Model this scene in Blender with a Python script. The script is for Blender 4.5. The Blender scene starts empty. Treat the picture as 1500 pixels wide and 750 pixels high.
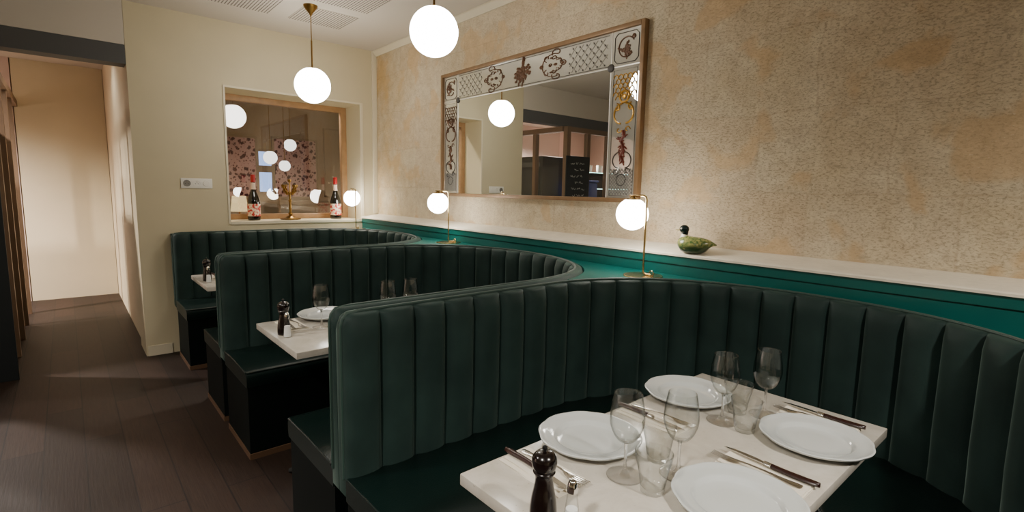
import bpy, bmesh, math, random
from math import sin, cos, pi, radians, sqrt
from mathutils import Vector, Matrix
random.seed(7)
SC = bpy.context.scene
COL = SC.collection

# ------------------------------------------------------------------ materials
MATS = {}
def newmat(name):
    m = bpy.data.materials.new(name); m.use_nodes = True
    m.node_tree.nodes.clear()
    MATS[name] = m
    nt = m.node_tree
    out = nt.nodes.new('ShaderNodeOutputMaterial')
    return m, nt, out
def N(nt, t, **kw):
    n = nt.nodes.new(t)
    for k, v in kw.items():
        if k in n.inputs: n.inputs[k].default_value = v
        else: setattr(n, k, v)
    return n
def c4(c): return (c[0], c[1], c[2], 1.0)
def srgb(r, g, b):
    f = lambda u: ((u/255+.055)/1.055)**2.4 if u/255 > .04045 else u/255/12.92
    return (f(r), f(g), f(b))
def pbr(name, col, rough=.5, metal=0., spec=.5, noise=0., nscale=8., bump=0., bscale=60., sheen=0., coat=0., sheen_col=None):
    m, nt, out = newmat(name); L = nt.links
    b = N(nt, 'ShaderNodeBsdfPrincipled')
    b.inputs['Base Color'].default_value = c4(col); b.inputs['Roughness'].default_value = rough
    b.inputs['Metallic'].default_value = metal; b.inputs['Specular IOR Level'].default_value = spec
    b.inputs['Sheen Weight'].default_value = sheen; b.inputs['Sheen Roughness'].default_value = .45
    if sheen_col: b.inputs['Sheen Tint'].default_value = c4(sheen_col)
    b.inputs['Coat Weight'].default_value = coat
    tc = N(nt, 'ShaderNodeTexCoord')
    if noise > 0:
        n = N(nt, 'ShaderNodeTexNoise', Scale=nscale, Detail=6.0); L.new(tc.outputs['Object'], n.inputs['Vector'])
        r = N(nt, 'ShaderNodeValToRGB')
        r.color_ramp.elements[0].position = .3; r.color_ramp.elements[1].position = .7
        r.color_ramp.elements[0].color = c4([max(0, x*(1-noise)) for x in col])
        r.color_ramp.elements[1].color = c4([min(1, x*(1+noise)) for x in col])
        L.new(n.outputs['Fac'], r.inputs['Fac']); L.new(r.outputs['Color'], b.inputs['Base Color'])
    if bump > 0:
        n2 = N(nt, 'ShaderNodeTexNoise', Scale=bscale, Detail=4.0); L.new(tc.outputs['Object'], n2.inputs['Vector'])
        bp = N(nt, 'ShaderNodeBump', Strength=bump, Distance=.01); L.new(n2.outputs['Fac'], bp.inputs['Height'])
        L.new(bp.outputs['Normal'], b.inputs['Normal'])
    L.new(b.outputs['BSDF'], out.inputs['Surface'])
    return m
def emit(name, col, s):
    m, nt, out = newmat(name)
    e = N(nt, 'ShaderNodeEmission', Color=c4(col), Strength=s); nt.links.new(e.outputs[0], out.inputs['Surface'])
    return m
def glassmat(name, tint=(1, 1, 1), rough=0.0, ior=1.45):
    m, nt, out = newmat(name)
    g = N(nt, 'ShaderNodeBsdfGlass', Color=c4(tint), Roughness=rough, IOR=ior)
    nt.links.new(g.outputs[0], out.inputs['Surface']); return m
def thinglass(name, tint=(1, 1, 1), base=.05, gain=1.0, ior=1.5):
    m, nt, out = newmat(name); L = nt.links
    t = N(nt, 'ShaderNodeBsdfTransparent', Color=c4(tint)); g = N(nt, 'ShaderNodeBsdfGlossy', Roughness=.0)
    lw = N(nt, 'ShaderNodeLayerWeight', Blend=.5); f = N(nt, 'ShaderNodeMath', operation='POWER'); f.inputs[1].default_value = 4.5
    L.new(lw.outputs['Facing'], f.inputs[0])
    a = N(nt, 'ShaderNodeMath', operation='MULTIPLY_ADD'); a.inputs[1].default_value = gain; a.inputs[2].default_value = base
    a.use_clamp = True
    L.new(f.outputs[0], a.inputs[0])
    x = N(nt, 'ShaderNodeMixShader'); L.new(a.outputs[0], x.inputs[0]); L.new(t.outputs[0], x.inputs[1]); L.new(g.outputs[0], x.inputs[2])
    L.new(x.outputs[0], out.inputs['Surface']); return m

def stemglass(name, k):
    m, nt, out = newmat(name); L = nt.links
    t = N(nt, 'ShaderNodeBsdfTransparent'); g = N(nt, 'ShaderNodeBsdfGlass', Roughness=0.0, IOR=1.5)
    x = N(nt, 'ShaderNodeMixShader', Fac=k); L.new(t.outputs[0], x.inputs[1]); L.new(g.outputs[0], x.inputs[2]); L.new(x.outputs[0], out.inputs['Surface']); return m
def tableglass(name, edge, gain, base):
    m, nt, out = newmat(name); L = nt.links
    lw = N(nt, 'ShaderNodeLayerWeight', Blend=.5)
    def pw(e):
        p = N(nt, 'ShaderNodeMath', operation='POWER'); p.inputs[1].default_value = e; L.new(lw.outputs['Facing'], p.inputs[0]); return p.outputs[0]
    t = N(nt, 'ShaderNodeBsdfTransparent'); g = N(nt, 'ShaderNodeBsdfGlossy', Roughness=.0)
    L.new(mix(nt, pw(4.0), (.985, .99, .987), edge), t.inputs['Color'])  # dark rim put into the tint to imitate refraction at the outline
    a = N(nt, 'ShaderNodeMath', operation='MULTIPLY_ADD'); a.inputs[1].default_value = gain; a.inputs[2].default_value = base
    L.new(pw(4.0), a.inputs[0])
    x = N(nt, 'ShaderNodeMixShader'); L.new(a.outputs[0], x.inputs[0]); L.new(t.outputs[0], x.inputs[1]); L.new(g.outputs[0], x.inputs[2])
    L.new(x.outputs[0], out.inputs['Surface']); return m

def mix(nt, fac, a, b, mode='MIX'):
    n = nt.nodes.new('ShaderNodeMix'); n.data_type = 'RGBA'; n.blend_type = mode
    for sock, v in ((n.inputs[0], fac), (n.inputs[6], a), (n.inputs[7], b)):
        if hasattr(v, 'links'): nt.links.new(v, sock)
        elif isinstance(v, (int, float)): sock.default_value = v
        else: sock.default_value = c4(v)
    return n.outputs[2]
def ramp(nt, src, p0, p1, c0=(0, 0, 0), c1=(1, 1, 1)):
    r = nt.nodes.new('ShaderNodeValToRGB'); r.color_ramp.elements[0].position = p0; r.color_ramp.elements[1].position = p1
    r.color_ramp.elements[0].color = c4(c0); r.color_ramp.elements[1].color = c4(c1)
    nt.links.new(src, r.inputs['Fac']); return r.outputs['Color']
def stone():
    m, nt, out = newmat('limestone'); L = nt.links
    tc = N(nt, 'ShaderNodeTexCoord'); O = tc.outputs['Object']
    def noise(s, d=5., rough=.6, dist=0.):
        n = N(nt, 'ShaderNodeTexNoise', Scale=s, Detail=d, Roughness=rough, Distortion=dist); L.new(O, n.inputs['Vector']); return n.outputs['Fac']
    sep = N(nt, 'ShaderNodeSeparateXYZ'); L.new(O, sep.inputs[0])
    # block mapping x,z
    st = N(nt, 'ShaderNodeMapping'); st.inputs['Scale'].default_value = (.55, 1, 1.15); L.new(O, st.inputs['Vector'])
    comb = N(nt, 'ShaderNodeCombineXYZ'); L.new(sep.outputs['X'], comb.inputs['X']); L.new(sep.outputs['Z'], comb.inputs['Y'])
    nz = N(nt, 'ShaderNodeTexNoise', Scale=5.0, Detail=3.0); L.new(O, nz.inputs['Vector'])
    vm = N(nt, 'ShaderNodeVectorMath', operation='MULTIPLY_ADD'); vm.inputs[1].default_value = (.05, .05, 0)
    L.new(nz.outputs['Color'], vm.inputs[0]); L.new(comb.outputs[0], vm.inputs[2])
    br = N(nt, 'ShaderNodeTexBrick', Scale=1.0); br.inputs['Mortar Size'].default_value = .006; br.inputs['Brick Width'].default_value = .52
    br.inputs['Row Height'].default_value = .36; br.inputs['Mortar Smooth'].default_value = .6; br.inputs['Bias'].default_value = 0
    br.inputs['Color1'].default_value = (0, 0, 0, 1); br.inputs['Color2'].default_value = (1, 1, 1, 1); br.inputs['Mortar'].default_value = (.5, .5, .5, 1)
    br.offset = .45
    L.new(vm.outputs[0], br.inputs['Vector'])
    base = mix(nt, ramp(nt, noise(3.2, 7), .35, .65), srgb(219, 204, 172), srgb(232, 221, 194))
    base = mix(nt, mix(nt, .5, (0, 0, 0), br.outputs['Color']), base, srgb(213, 190, 160))
    # smooth tan patches where the pits have been filled
    pn = ramp(nt, noise(3.4, 3, .5, .3), .545, .60)
    patch = mix(nt, .62, (0, 0, 0), pn)
    base = mix(nt, patch, base, srgb(214, 181, 136))
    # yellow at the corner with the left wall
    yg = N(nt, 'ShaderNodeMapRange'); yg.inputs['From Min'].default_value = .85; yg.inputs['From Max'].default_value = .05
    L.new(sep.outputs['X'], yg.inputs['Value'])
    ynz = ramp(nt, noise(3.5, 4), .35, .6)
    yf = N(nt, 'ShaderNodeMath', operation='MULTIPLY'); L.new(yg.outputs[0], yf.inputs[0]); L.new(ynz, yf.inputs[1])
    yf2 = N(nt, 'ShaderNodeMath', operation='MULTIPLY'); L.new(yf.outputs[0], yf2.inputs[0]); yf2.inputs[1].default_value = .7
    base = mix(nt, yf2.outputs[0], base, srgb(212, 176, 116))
    # pits
    O_ = O; O = st.outputs[0]
    pit = ramp(nt, noise(120, 6, .8), .36, .47)
    pit2 = ramp(nt, noise(26, 9, .85), .33, .44)
    fleck = ramp(nt, noise(70, 5, .8), .60, .66)
    O = O_
    pf = mix(nt, 1.0, pit, pit2, 'MULTIPLY')
    pf = mix(nt, pn, pf, mix(nt, .75, pf, (1, 1, 1)))
    base = mix(nt, ramp(nt, noise(11, 8, .8), .40, .62), mix(nt, .30, base, srgb(150, 122, 92)), base)
    base = mix(nt, pf, mix(nt, .34, base, srgb(112, 88, 64)), base)
    base = mix(nt, mix(nt, .55, (0, 0, 0), fleck), base, srgb(240, 230, 206))
    base = mix(nt, mix(nt, .14, (0, 0, 0), br.outputs['Fac']), base, srgb(150, 120, 90))
    b = N(nt, 'ShaderNodeBsdfPrincipled', Roughness=.92); b.inputs['Specular IOR Level'].default_value = .2
    L.new(base, b.inputs['Base Color'])
    h = mix(nt, .4, pf, noise(30, 6, .7))
    bp = N(nt, 'ShaderNodeBump', Strength=.55, Distance=.012); L.new(h, bp.inputs['Height']); L.new(bp.outputs['Normal'], b.inputs['Normal'])
    L.new(b.outputs[0], out.inputs['Surface']); return m
def wood_floor():
    m, nt, out = newmat('floor_planks'); L = nt.links
    tc = N(nt, 'ShaderNodeTexCoord'); O = tc.outputs['Object']
    br = N(nt, 'ShaderNodeTexBrick', Scale=1.0); br.inputs['Brick Width'].default_value = 1.5; br.inputs['Row Height'].default_value = .165
    br.inputs['Mortar Size'].default_value = .003; br.inputs['Color1'].default_value = c4(srgb(54, 38, 29)); br.inputs['Color2'].default_value = c4(srgb(38, 27, 20))
    br.inputs['Mortar'].default_value = c4(srgb(18, 12, 8)); br.offset = .37
    L.new(O, br.inputs['Vector'])
    mp = N(nt, 'ShaderNodeMapping'); mp.inputs['Scale'].default_value = (3, 45, 1); L.new(O, mp.inputs['Vector'])
    n = N(nt, 'ShaderNodeTexNoise', Scale=2.0, Detail=8.0, Roughness=.65); L.new(mp.outputs[0], n.inputs['Vector'])
    col = mix(nt, .75, br.outputs['Color'], ramp(nt, n.outputs['Fac'], .3, .75, (.35, .3, .27), (1, 1, 1)), 'MULTIPLY')
    b = N(nt, 'ShaderNodeBsdfPrincipled', Roughness=.58); b.inputs['Specular IOR Level'].default_value = .3; L.new(col, b.inputs['Base Color'])
    bp = N(nt, 'ShaderNodeBump', Strength=.25, Distance=.004); L.new(n.outputs['Fac'], bp.inputs['Height']); L.new(bp.outputs['Normal'], b.inputs['Normal'])
    L.new(b.outputs[0], out.inputs['Surface']); return m
def velvet():
    m, nt, out = newmat('green_velvet'); L = nt.links
    tc = N(nt, 'ShaderNodeTexCoord'); O = tc.outputs['Object']
    n = N(nt, 'ShaderNodeTexNoise', Scale=6.0, Detail=5.0); L.new(O, n.inputs['Vector'])
    col = ramp(nt, n.outputs['Fac'], .3, .7, srgb(25, 42, 39), srgb(36, 56, 52))
    b = N(nt, 'ShaderNodeBsdfPrincipled', Roughness=.62); b.inputs['Specular IOR Level'].default_value = .25
    b.inputs['Sheen Weight'].default_value = .35; b.inputs['Sheen Roughness'].default_value = .4; b.inputs['Sheen Tint'].default_value = c4((.55, .75, .66))
    L.new(col, b.inputs['Base Color'])
    n2 = N(nt, 'ShaderNodeTexNoise', Scale=400.0, Detail=2.0); L.new(O, n2.inputs['Vector'])
    bp = N(nt, 'ShaderNodeBump', Strength=.08, Distance=.003); L.new(n2.outputs['Fac'], bp.inputs['Height']); L.new(bp.outputs['Normal'], b.inputs['Normal'])
    L.new(b.outputs[0], out.inputs['Surface']); return m
def quartz():
    m, nt, out = newmat('white_quartz'); L = nt.links
    tc = N(nt, 'ShaderNodeTexCoord'); O = tc.outputs['Object']
    n = N(nt, 'ShaderNodeTexNoise', Scale=9.0, Detail=8.0, Roughness=.65, Distortion=.6); L.new(O, n.inputs['Vector'])
    col = ramp(nt, n.outputs['Fac'], .35, .65, srgb(190, 183, 170), srgb(208, 202, 191))
    n2 = N(nt, 'ShaderNodeTexNoise', Scale=120.0, Detail=2.0); L.new(O, n2.inputs['Vector'])
    col = mix(nt, ramp(nt, n2.outputs['Fac'], .68, .75), col, srgb(178, 168, 152))
    b = N(nt, 'ShaderNodeBsdfPrincipled', Roughness=.16); L.new(col, b.inputs['Base Color'])
    L.new(b.outputs[0], out.inputs['Surface']); return m
def floral():
    m, nt, out = newmat('floral_fabric'); L = nt.links
    tc = N(nt, 'ShaderNodeTexCoord'); O = tc.outputs['Object']
    v = N(nt, 'ShaderNodeTexVoronoi', Scale=13.0); L.new(O, v.inputs['Vector'])
    n = N(nt, 'ShaderNodeTexNoise', Scale=20.0, Detail=4.0); L.new(O, n.inputs['Vector'])
    a = N(nt, 'ShaderNodeMath', operation='ADD'); L.new(v.outputs['Distance'], a.inputs[0]); L.new(n.outputs['Fac'], a.inputs[1])
    col = ramp(nt, a.outputs[0], .80, .90, srgb(72, 30, 36), srgb(190, 152, 146))
    v2 = N(nt, 'ShaderNodeTexVoronoi', Scale=24.0); L.new(O, v2.inputs['Vector'])
    col = mix(nt, ramp(nt, v2.outputs['Distance'], .22, .3, (1, 1, 1), (0, 0, 0)), col, srgb(104, 56, 54))
    b = N(nt, 'ShaderNodeBsdfPrincipled', Roughness=.8); L.new(col, b.inputs['Base Color'])
    L.new(b.outputs[0], out.inputs['Surface']); return m
def label_mat():
    m, nt, out = newmat('bottle_label_paper'); L = nt.links
    tc = N(nt, 'ShaderNodeTexCoord'); O = tc.outputs['Object']
    n = N(nt, 'ShaderNodeTexNoise', Scale=42.0, Detail=3.0); L.new(O, n.inputs['Vector'])
    col = ramp(nt, n.outputs['Fac'], .46, .52, srgb(196, 52, 44), srgb(236, 214, 190))
    b = N(nt, 'ShaderNodeBsdfPrincipled', Roughness=.5); L.new(col, b.inputs['Base Color']); L.new(b.outputs[0], out.inputs['Surface']); return m
def duck_mat():
    m, nt, out = newmat('duck_glaze'); L = nt.links
    tc = N(nt, 'ShaderNodeTexCoord'); O = tc.outputs['Object']
    n = N(nt, 'ShaderNodeTexNoise', Scale=75.0, Detail=5.0, Distortion=.6); L.new(O, n.inputs['Vector'])
    col = ramp(nt, n.outputs['Fac'], .38, .66, srgb(76, 104, 58), srgb(168, 166, 100))
    sp = N(nt, 'ShaderNodeSeparateXYZ'); L.new(O, sp.inputs[0])
    col = mix(nt, ramp(nt, sp.outputs['Z'], .03, .05), srgb(56, 74, 42), col)
    b = N(nt, 'ShaderNodeBsdfPrincipled', Roughness=.18); L.new(col, b.inputs['Base Color']); L.new(b.outputs[0], out.inputs['Surface']); return m
def mirror_mat(name, frost, fcol):
    m, nt, out = newmat(name); L = nt.links
    g = N(nt, 'ShaderNodeBsdfGlossy', Color=c4((.89, .92, .91)), Roughness=.0); d = N(nt, 'ShaderNodeBsdfDiffuse', Color=c4(fcol))
    x = N(nt, 'ShaderNodeMixShader', Fac=frost); L.new(g.outputs[0], x.inputs[1]); L.new(d.outputs[0], x.inputs[2]); L.new(x.outputs[0], out.inputs['Surface']); return m

M = dict(
 stone=stone(), floor=wood_floor(), velvet=velvet(), quartz=quartz(), floral=floral(), label=label_mat(), duck=duck_mat(),
 cream=pbr('cream_paint', srgb(208, 196, 164), .75, noise=.03, nscale=3), ceil=pbr('ceiling_paint', srgb(206, 197, 183), .85),
 trimcream=pbr('cream_trim', srgb(222, 212, 186), .6), slot=pbr('dark_slot', srgb(96, 88, 80), .8),
 teal=pbr('teal_paint', srgb(0, 92, 86), .34, noise=.08, nscale=5), tealdark=pbr('teal_groove', srgb(0, 34, 32), .5),
 ledge=pbr('white_plaster_ledge', srgb(238, 229, 210), .7, noise=.05, nscale=14, bump=.3, bscale=40),
 vinyl=pbr('green_leatherette', srgb(7, 25, 22), .34, noise=.12, nscale=5, bump=.12, bscale=220),
 vinyl2=pbr('green_leatherette_base', srgb(5, 12, 11), .6, spec=.15), piping=pbr('velvet_piping', srgb(36, 62, 54), .55, sheen=.3),
 tanwood=pbr('tan_wood_strip', srgb(86, 62, 42), .6), oak=pbr('oak_frame', srgb(164, 126, 84), .5, noise=.15, nscale=12),
 mframe=pbr('gilt_wood_frame', srgb(138, 108, 76), .45, metal=.25, noise=.1, nscale=20),
 brass=pbr('polished_brass', srgb(206, 182, 132), .22, metal=1), oldbrass=pbr('aged_brass', srgb(150, 116, 60), .35, metal=1),
 black=pbr('black_iron', srgb(14, 14, 14), .45), chrome=pbr('chrome', (.85, .85, .85), .1, metal=1), steel=pbr('brushed_steel', (.62, .6, .56), .24, metal=1),
 porcelain=pbr('white_porcelain', srgb(204, 208, 206), .10, coat=.2), napkin=pbr('white_napkin_cloth', srgb(232, 224, 208), .85, bump=.1, bscale=300),
 rosewood=pbr('dark_handle_wood', srgb(42, 20, 15), .3, noise=.25, nscale=60), millwood=pbr('mill_dark_wood', srgb(17, 8, 7), .22, noise=.2, nscale=30, coat=.4),
 salt=pbr('salt', (.86, .86, .84), .9), plastic=pbr('white_plastic', srgb(236, 232, 222), .35), greyplastic=pbr('grey_plastic', srgb(128, 124, 116), .5),
 bottle=pbr('dark_bottle_glass', srgb(20, 16, 12), .08, coat=.5), redcap=pbr('red_foil', srgb(168, 28, 30), .35), creampaper=pbr('cream_paper', srgb(226, 200, 180), .6),
 duckhead=pbr('duck_head_glaze', srgb(8, 26, 24), .12), white=pbr('white_glaze', srgb(232, 226, 210), .2), beak=pbr('beak_glaze', srgb(176, 160, 110), .3),
 brownink=pbr('brown_gilt_ornament', srgb(84, 52, 26), .4, metal=.3), darkink=pbr('dark_ornament', srgb(56, 50, 44), .5), goldink=pbr('gold_ornament', srgb(190, 146, 64), .3, metal=.7), redink=pbr('russet_ornament', srgb(104, 44, 28), .4, metal=.2), greyink=pbr('grey_etched', srgb(112, 108, 102), .5), silver=pbr('silver_line', srgb(216, 212, 204), .3, metal=.4),
 mirror=mirror_mat('mirror_silver', .015, (.6, .62, .58)), mborder=mirror_mat('mirror_border', .38, srgb(226, 222, 208)),
 taupe=pbr('taupe_wall', srgb(166, 146, 122), .8), taupe2=pbr('taupe_panel', srgb(152, 132, 108), .8), pink=pbr('pink_tile', srgb(212, 190, 178), .5), darkgrey=pbr('dark_grey', srgb(84, 84, 84), .6),
 blackboard=pbr('blackboard', srgb(16, 22, 24), .6), chalk=pbr('chalk', srgb(190, 190, 184), .9), unit=pbr('black_unit', srgb(16, 20, 22), .35), blue=pbr('blue_plastic', srgb(40, 62, 120), .4),
 brownwood=pbr('brown_frame_wood', srgb(122, 98, 76), .5),
 globe=emit('opal_globe_light', (1, .95, .86), 11.5), globe_far=emit('opal_globe_dim', (1, .94, .85), 1.3), shade=emit('lit_lamp_shade', (1, .72, .34), .62), reflection=emit('reflected_window_glow', (.36, .52, .9), 1.0), led=emit('shelf_led', (.55, .95, .8), 2.5),
 wineglass=tableglass('wine_glass', (.34, .36, .34), .5, .045), stemglass=stemglass('wine_glass_stem', .7), tumbler=tableglass('tumbler_glass', (.34, .36, .35), .55, .07), saltglass=tableglass('salt_glass', (.6, .6, .6), .4, .05), pane=thinglass('window_glass', (.92, .92, .92), .10, 1.2), kpane=thinglass('partition_glass', (.93, .95, .94), .02, .6),
)

# ------------------------------------------------------------------ mesh helpers
class MB:
    def __init__(s): s.v = []; s.f = []; s.m = []; s.mi = 0
    def add(s, vs, fs):
        o = len(s.v); s.v += [tuple(x) for x in vs]; s.f += [tuple(i+o for i in f) for f in fs]; s.m += [s.mi]*len(fs); return s
    def box(s, x0, x1, y0, y1, z0, z1):
        return s.add([(x, y, z) for x in (x0, x1) for y in (y0, y1) for z in (z0, z1)],
                     [(0, 1, 3, 2), (4, 6, 7, 5), (0, 4, 5, 1), (2, 3, 7, 6), (0, 2, 6, 4), (1, 5, 7, 3)])
    def lathe(s, prof, n=32, c=(0, 0, 0), mod=None, cap0=True, cap1=True, close=False):
        vs = []; k = len(prof)
        for (r, z) in prof:
            for i in range(n):
                a = 2*pi*i/n; rr = r*(mod(a, r, z) if mod else 1)
                vs.append((c[0]+rr*cos(a), c[1]+rr*sin(a), c[2]+z))
        fs = []
        for j in range(k-1 if not close else k):
            j2 = (j+1) % k
            for i in range(n):
                i2 = (i+1) % n; fs.append((j*n+i, j*n+i2, j2*n+i2, j2*n+i))
        if not close:
            if cap0: fs.append(tuple(reversed(range(n))))
            if cap1: fs.append(tuple(range((k-1)*n, k*n)))
        return s.add(vs, fs)
    def tube(s, pts, r, n=8, closed=False, flat=None):
        pts = [Vector(p) for p in pts]; k = len(pts); vs = []
        rr = r if isinstance(r, (list, tuple)) else [r]*k
        up = None
        for i, p in enumerate(pts):
            if closed: t = (pts[(i+1) % k]-pts[i-1])
            else: t = pts[min(i+1, k-1)]-pts[max(i-1, 0)]
            t.normalize()
            if up is None: up = Vector((0, 0, 1)) if abs(t.z) < .9 else Vector((1, 0, 0))
            u = (up-t*up.dot(t)); 
            if u.length < 1e-5: u = Vector((1, 0, 0)).cross(t)
            u.normalize(); up = u; w = t.cross(u)
            for j in range(n):
                a = 2*pi*j/n; vs.append(p+(u*cos(a)+w*sin(a))*rr[i])
        fs = []
        for i in range(k if closed else k-1):
            i2 = (i+1) % k
            for j in range(n): fs.append((i*n+j, i*n+(j+1) % n, i2*n+(j+1) % n, i2*n+j))
        if not closed: fs += [tuple(reversed(range(n))), tuple(range((k-1)*n, k*n))]
        return s.add(vs, fs)
    def ball(s, c, r, n=16, m=10, sc=(1, 1, 1)):
        prof = [(max(1e-4, sin(pi*j/m)), -cos(pi*j/m)) for j in range(m+1)]
        o = len(s.v); s.lathe(prof, n)
        for i in range(o, len(s.v)):
            v = s.v[i]; s.v[i] = (c[0]+v[0]*r*sc[0], c[1]+v[1]*r*sc[1], c[2]+v[2]*r*sc[2])
        return s
    def loft(s, secs, cap=True):
        n = len(secs[0]); vs = [p for q in secs for p in q]; fs = []
        for i in range(len(secs)-1):
            for j in range(n): fs.append((i*n+j, i*n+(j+1) % n, (i+1)*n+(j+1) % n, (i+1)*n+j))
        if cap: fs += [tuple(reversed(range(n))), tuple(range((len(secs)-1)*n, len(secs)*n))]
        return s.add(vs, fs)
    def prism(s, poly, z0, z1):
        n = len(poly)
        return s.add([(x, y, z0) for x, y in poly]+[(x, y, z1) for x, y in poly],
                     [tuple(reversed(range(n))), tuple(range(n, 2*n))]+[(i, (i+1) % n, n+(i+1) % n, n+i) for i in range(n)])
    def build(s, name, mat, parent=None, smooth=True, bevel=0, loc=None, rot=None, angle=40):
        me = bpy.data.meshes.new(name); me.from_pydata(s.v, [], s.f)
        mats = mat if isinstance(mat, (list, tuple)) else [mat]
        for mm in mats: me.materials.append(mm)
        if len(mats) > 1: me.polygons.foreach_set('material_index', s.m)
        bm = bmesh.new(); bm.from_mesh(me); bmesh.ops.recalc_face_normals(bm, faces=bm.faces)
        if bevel: bmesh.ops.bevel(bm, geom=list(bm.edges), offset=bevel, segments=2, affect='EDGES', profile=.6, clamp_overlap=True)
        bm.to_mesh(me); bm.free()
        if smooth:
            me.polygons.foreach_set('use_smooth', [True]*len(me.polygons))
            me.set_sharp_from_angle(angle=radians(angle))
        o = bpy.data.objects.new(name, me); COL.objects.link(o)
        if parent: o.parent = parent
        if loc: o.location = loc
        if rot: o.rotation_euler = rot
        return o
def tag(o, label, cat, group=None, kind=None):
    o['label'] = label; o['category'] = cat
    if group: o['group'] = group
    if kind: o['kind'] = kind
    return o
def root(name, loc, label, cat, group=None, rz=0):
    o = bpy.data.objects.new(name, None); o.empty_display_size = .05; COL.objects.link(o); o.location = loc; o.rotation_euler = (0, 0, rz)
    return tag(o, label, cat, group)
def struct(o): o['kind'] = 'structure'; return o
def dup(r, loc, label, rz=None):
    c = r.copy(); COL.objects.link(c); c.location = loc; c['label'] = label
    if rz is not None: c.rotation_euler = (0, 0, rz)
    for ch in list(r.children):
        d = ch.copy(); COL.objects.link(d); d.parent = c
        for g in list(ch.children):
            e = g.copy(); COL.objects.link(e); e.parent = d
    return c

# ------------------------------------------------------------------ room shell
ZC = 2.764
WT = -.40            # thickness of the left wall
wy1, wy2, wz1, wz2 = -1.387, -.183, 1.083, 2.226
YE = -2.05
w = MB()
w.box(WT, 0, wy2, 0, 0, ZC); w.box(WT, 0, YE, wy1, 0, ZC); w.box(WT, 0, wy1, wy2, 0, wz1); w.box(WT, 0, wy1, wy2, wz2, ZC)
struct(w.build('wall_left', M['cream'], smooth=False))
struct(MB().box(-.0, 8.2, 0, .3, 0, ZC).build('wall_back', M['stone'], smooth=False))
struct(MB().box(-4.2, 8.2, -7.2, 1.6, -.1, 0).build('floor', M['floor'], smooth=False))
struct(MB().box(-4.2, 8.2, -7.2, 1.6, ZC, ZC+.1).build('ceiling', M['ceil'], smooth=False))
struct(MB().box(8.0, 8.2, -7.2, 0, 0, ZC).build('wall_right', M['cream'], smooth=False))
struct(MB().box(0.0, 8.0, -7.2, -7.0, 0, ZC).build('wall_front', M['cream'], smooth=False))
struct(MB().box(-3.4, -3.2, -7.2, 1.6, 0, ZC).build('wall_far', M['taupe'], smooth=False))
struct(MB().box(-3.2, -.4, 1.4, 1.6, 0, ZC).build('wall_side', M['taupe'], smooth=False))
struct(MB().box(-3.2, -.402, -2.03, -1.93, 0, ZC).build('wall_passage', M['cream'], smooth=False))
struct(MB().box(-3.2, 0, -7.2, -7.0, 0, ZC).build('wall_kitchen', M['pink'], smooth=False))
struct(MB().box(-3.195, -3.17, -7.0, -2.85, 0, ZC).build('wall_kitchen_tiles', M['pink'], smooth=False))
struct(MB().box(-3.195, -3.17, -2.84, -2.035, 0, ZC).build('wall_passage_end', M['cream'], smooth=False))
h = MB().box(-.16, 0, -7.0, YE-.002, 2.30, 2.44)
struct(h.build('trim_header', M['darkgrey'], smooth=False))
struct(MB().box(-.16, 0, -7.0, YE-.002, 2.442, ZC-.001).build('wall_header', M['ceil'], smooth=False))
struct(MB().box(0, .012, YE+.01, -1.87, 0, .085).build('baseboard_left', M['trimcream'], smooth=False, bevel=.003))
struct(MB().box(0, .018, -.052, -.001, 1.14, ZC-.001).build('trim_corner', M['trimcream'], bevel=.004))
cor = MB(); cor.loft([[(x, y, z) for (y, z) in ((-.001, ZC-.05), (-.012, ZC-.05), (-.035, ZC-.022), (-.045, ZC-.012), (-.045, ZC-.001), (-.001, ZC-.001))] for x in (.02, 7.9)])
struct(cor.build('trim_cornice', M['trimcream'], angle=25))
# trim around the wall opening
t = MB(); e = .016
t.box(0, .007, wy1-e, wy1, wz1-e, wz2+e); t.box(0, .007, wy2, wy2+.03, wz1-e, wz2+e); t.box(0, .007, wy1, wy2, wz2, wz2+e); t.box(0, .010, wy1, wy2, wz1-.022, wz1)
struct(t.build('trim_opening', M['trimcream'], smooth=False))
# interior window set deep in the wall
wf = MB(); a, b = -.385, -.33; fw = .055
wf.box(a, b, wy1, wy1+fw, wz1, wz2); wf.box(a, b, wy2-fw, wy2, wz1, wz2); wf.box(a, b, wy1+fw, wy2-fw, wz2-fw, wz2); wf.box(a, b, wy1+fw, wy2-fw, wz1, wz1+.05)
win = struct(wf.build('window_1', M['oak'], bevel=.003))
win['label'] = 'interior window with oak frame above the rear banquette'
MB().box(-.36, -.356, wy1+fw, wy2-fw, wz1+.05, wz2-fw).build('window_pane', M['pane'], win, smooth=False)

# skirting of the stone wall: ledge and teal panelling
YL = -.176
lg = MB().loft([[(x, y, z) for (y, z) in ((YL-.014, 1.095), (YL-.014, 1.104), (YL-.008, 1.109), (-.001, 1.136), (-.001, 1.095))] for x in (.003, 7.9)])
struct(lg.build('trim_ledge', M['ledge'], angle=30))
pn = MB(); pn.box(.003, 7.9, YL, -.002, .02, 1.048); pn.box(.003, 7.9, YL+.006, -.002, 1.048, 1.054); pn.box(.003, 7.9, YL-.006, -.002, 1.054, 1.0945)
struct(pn.build('trim_panelling', M['teal'], smooth=False, bevel=0))

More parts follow.
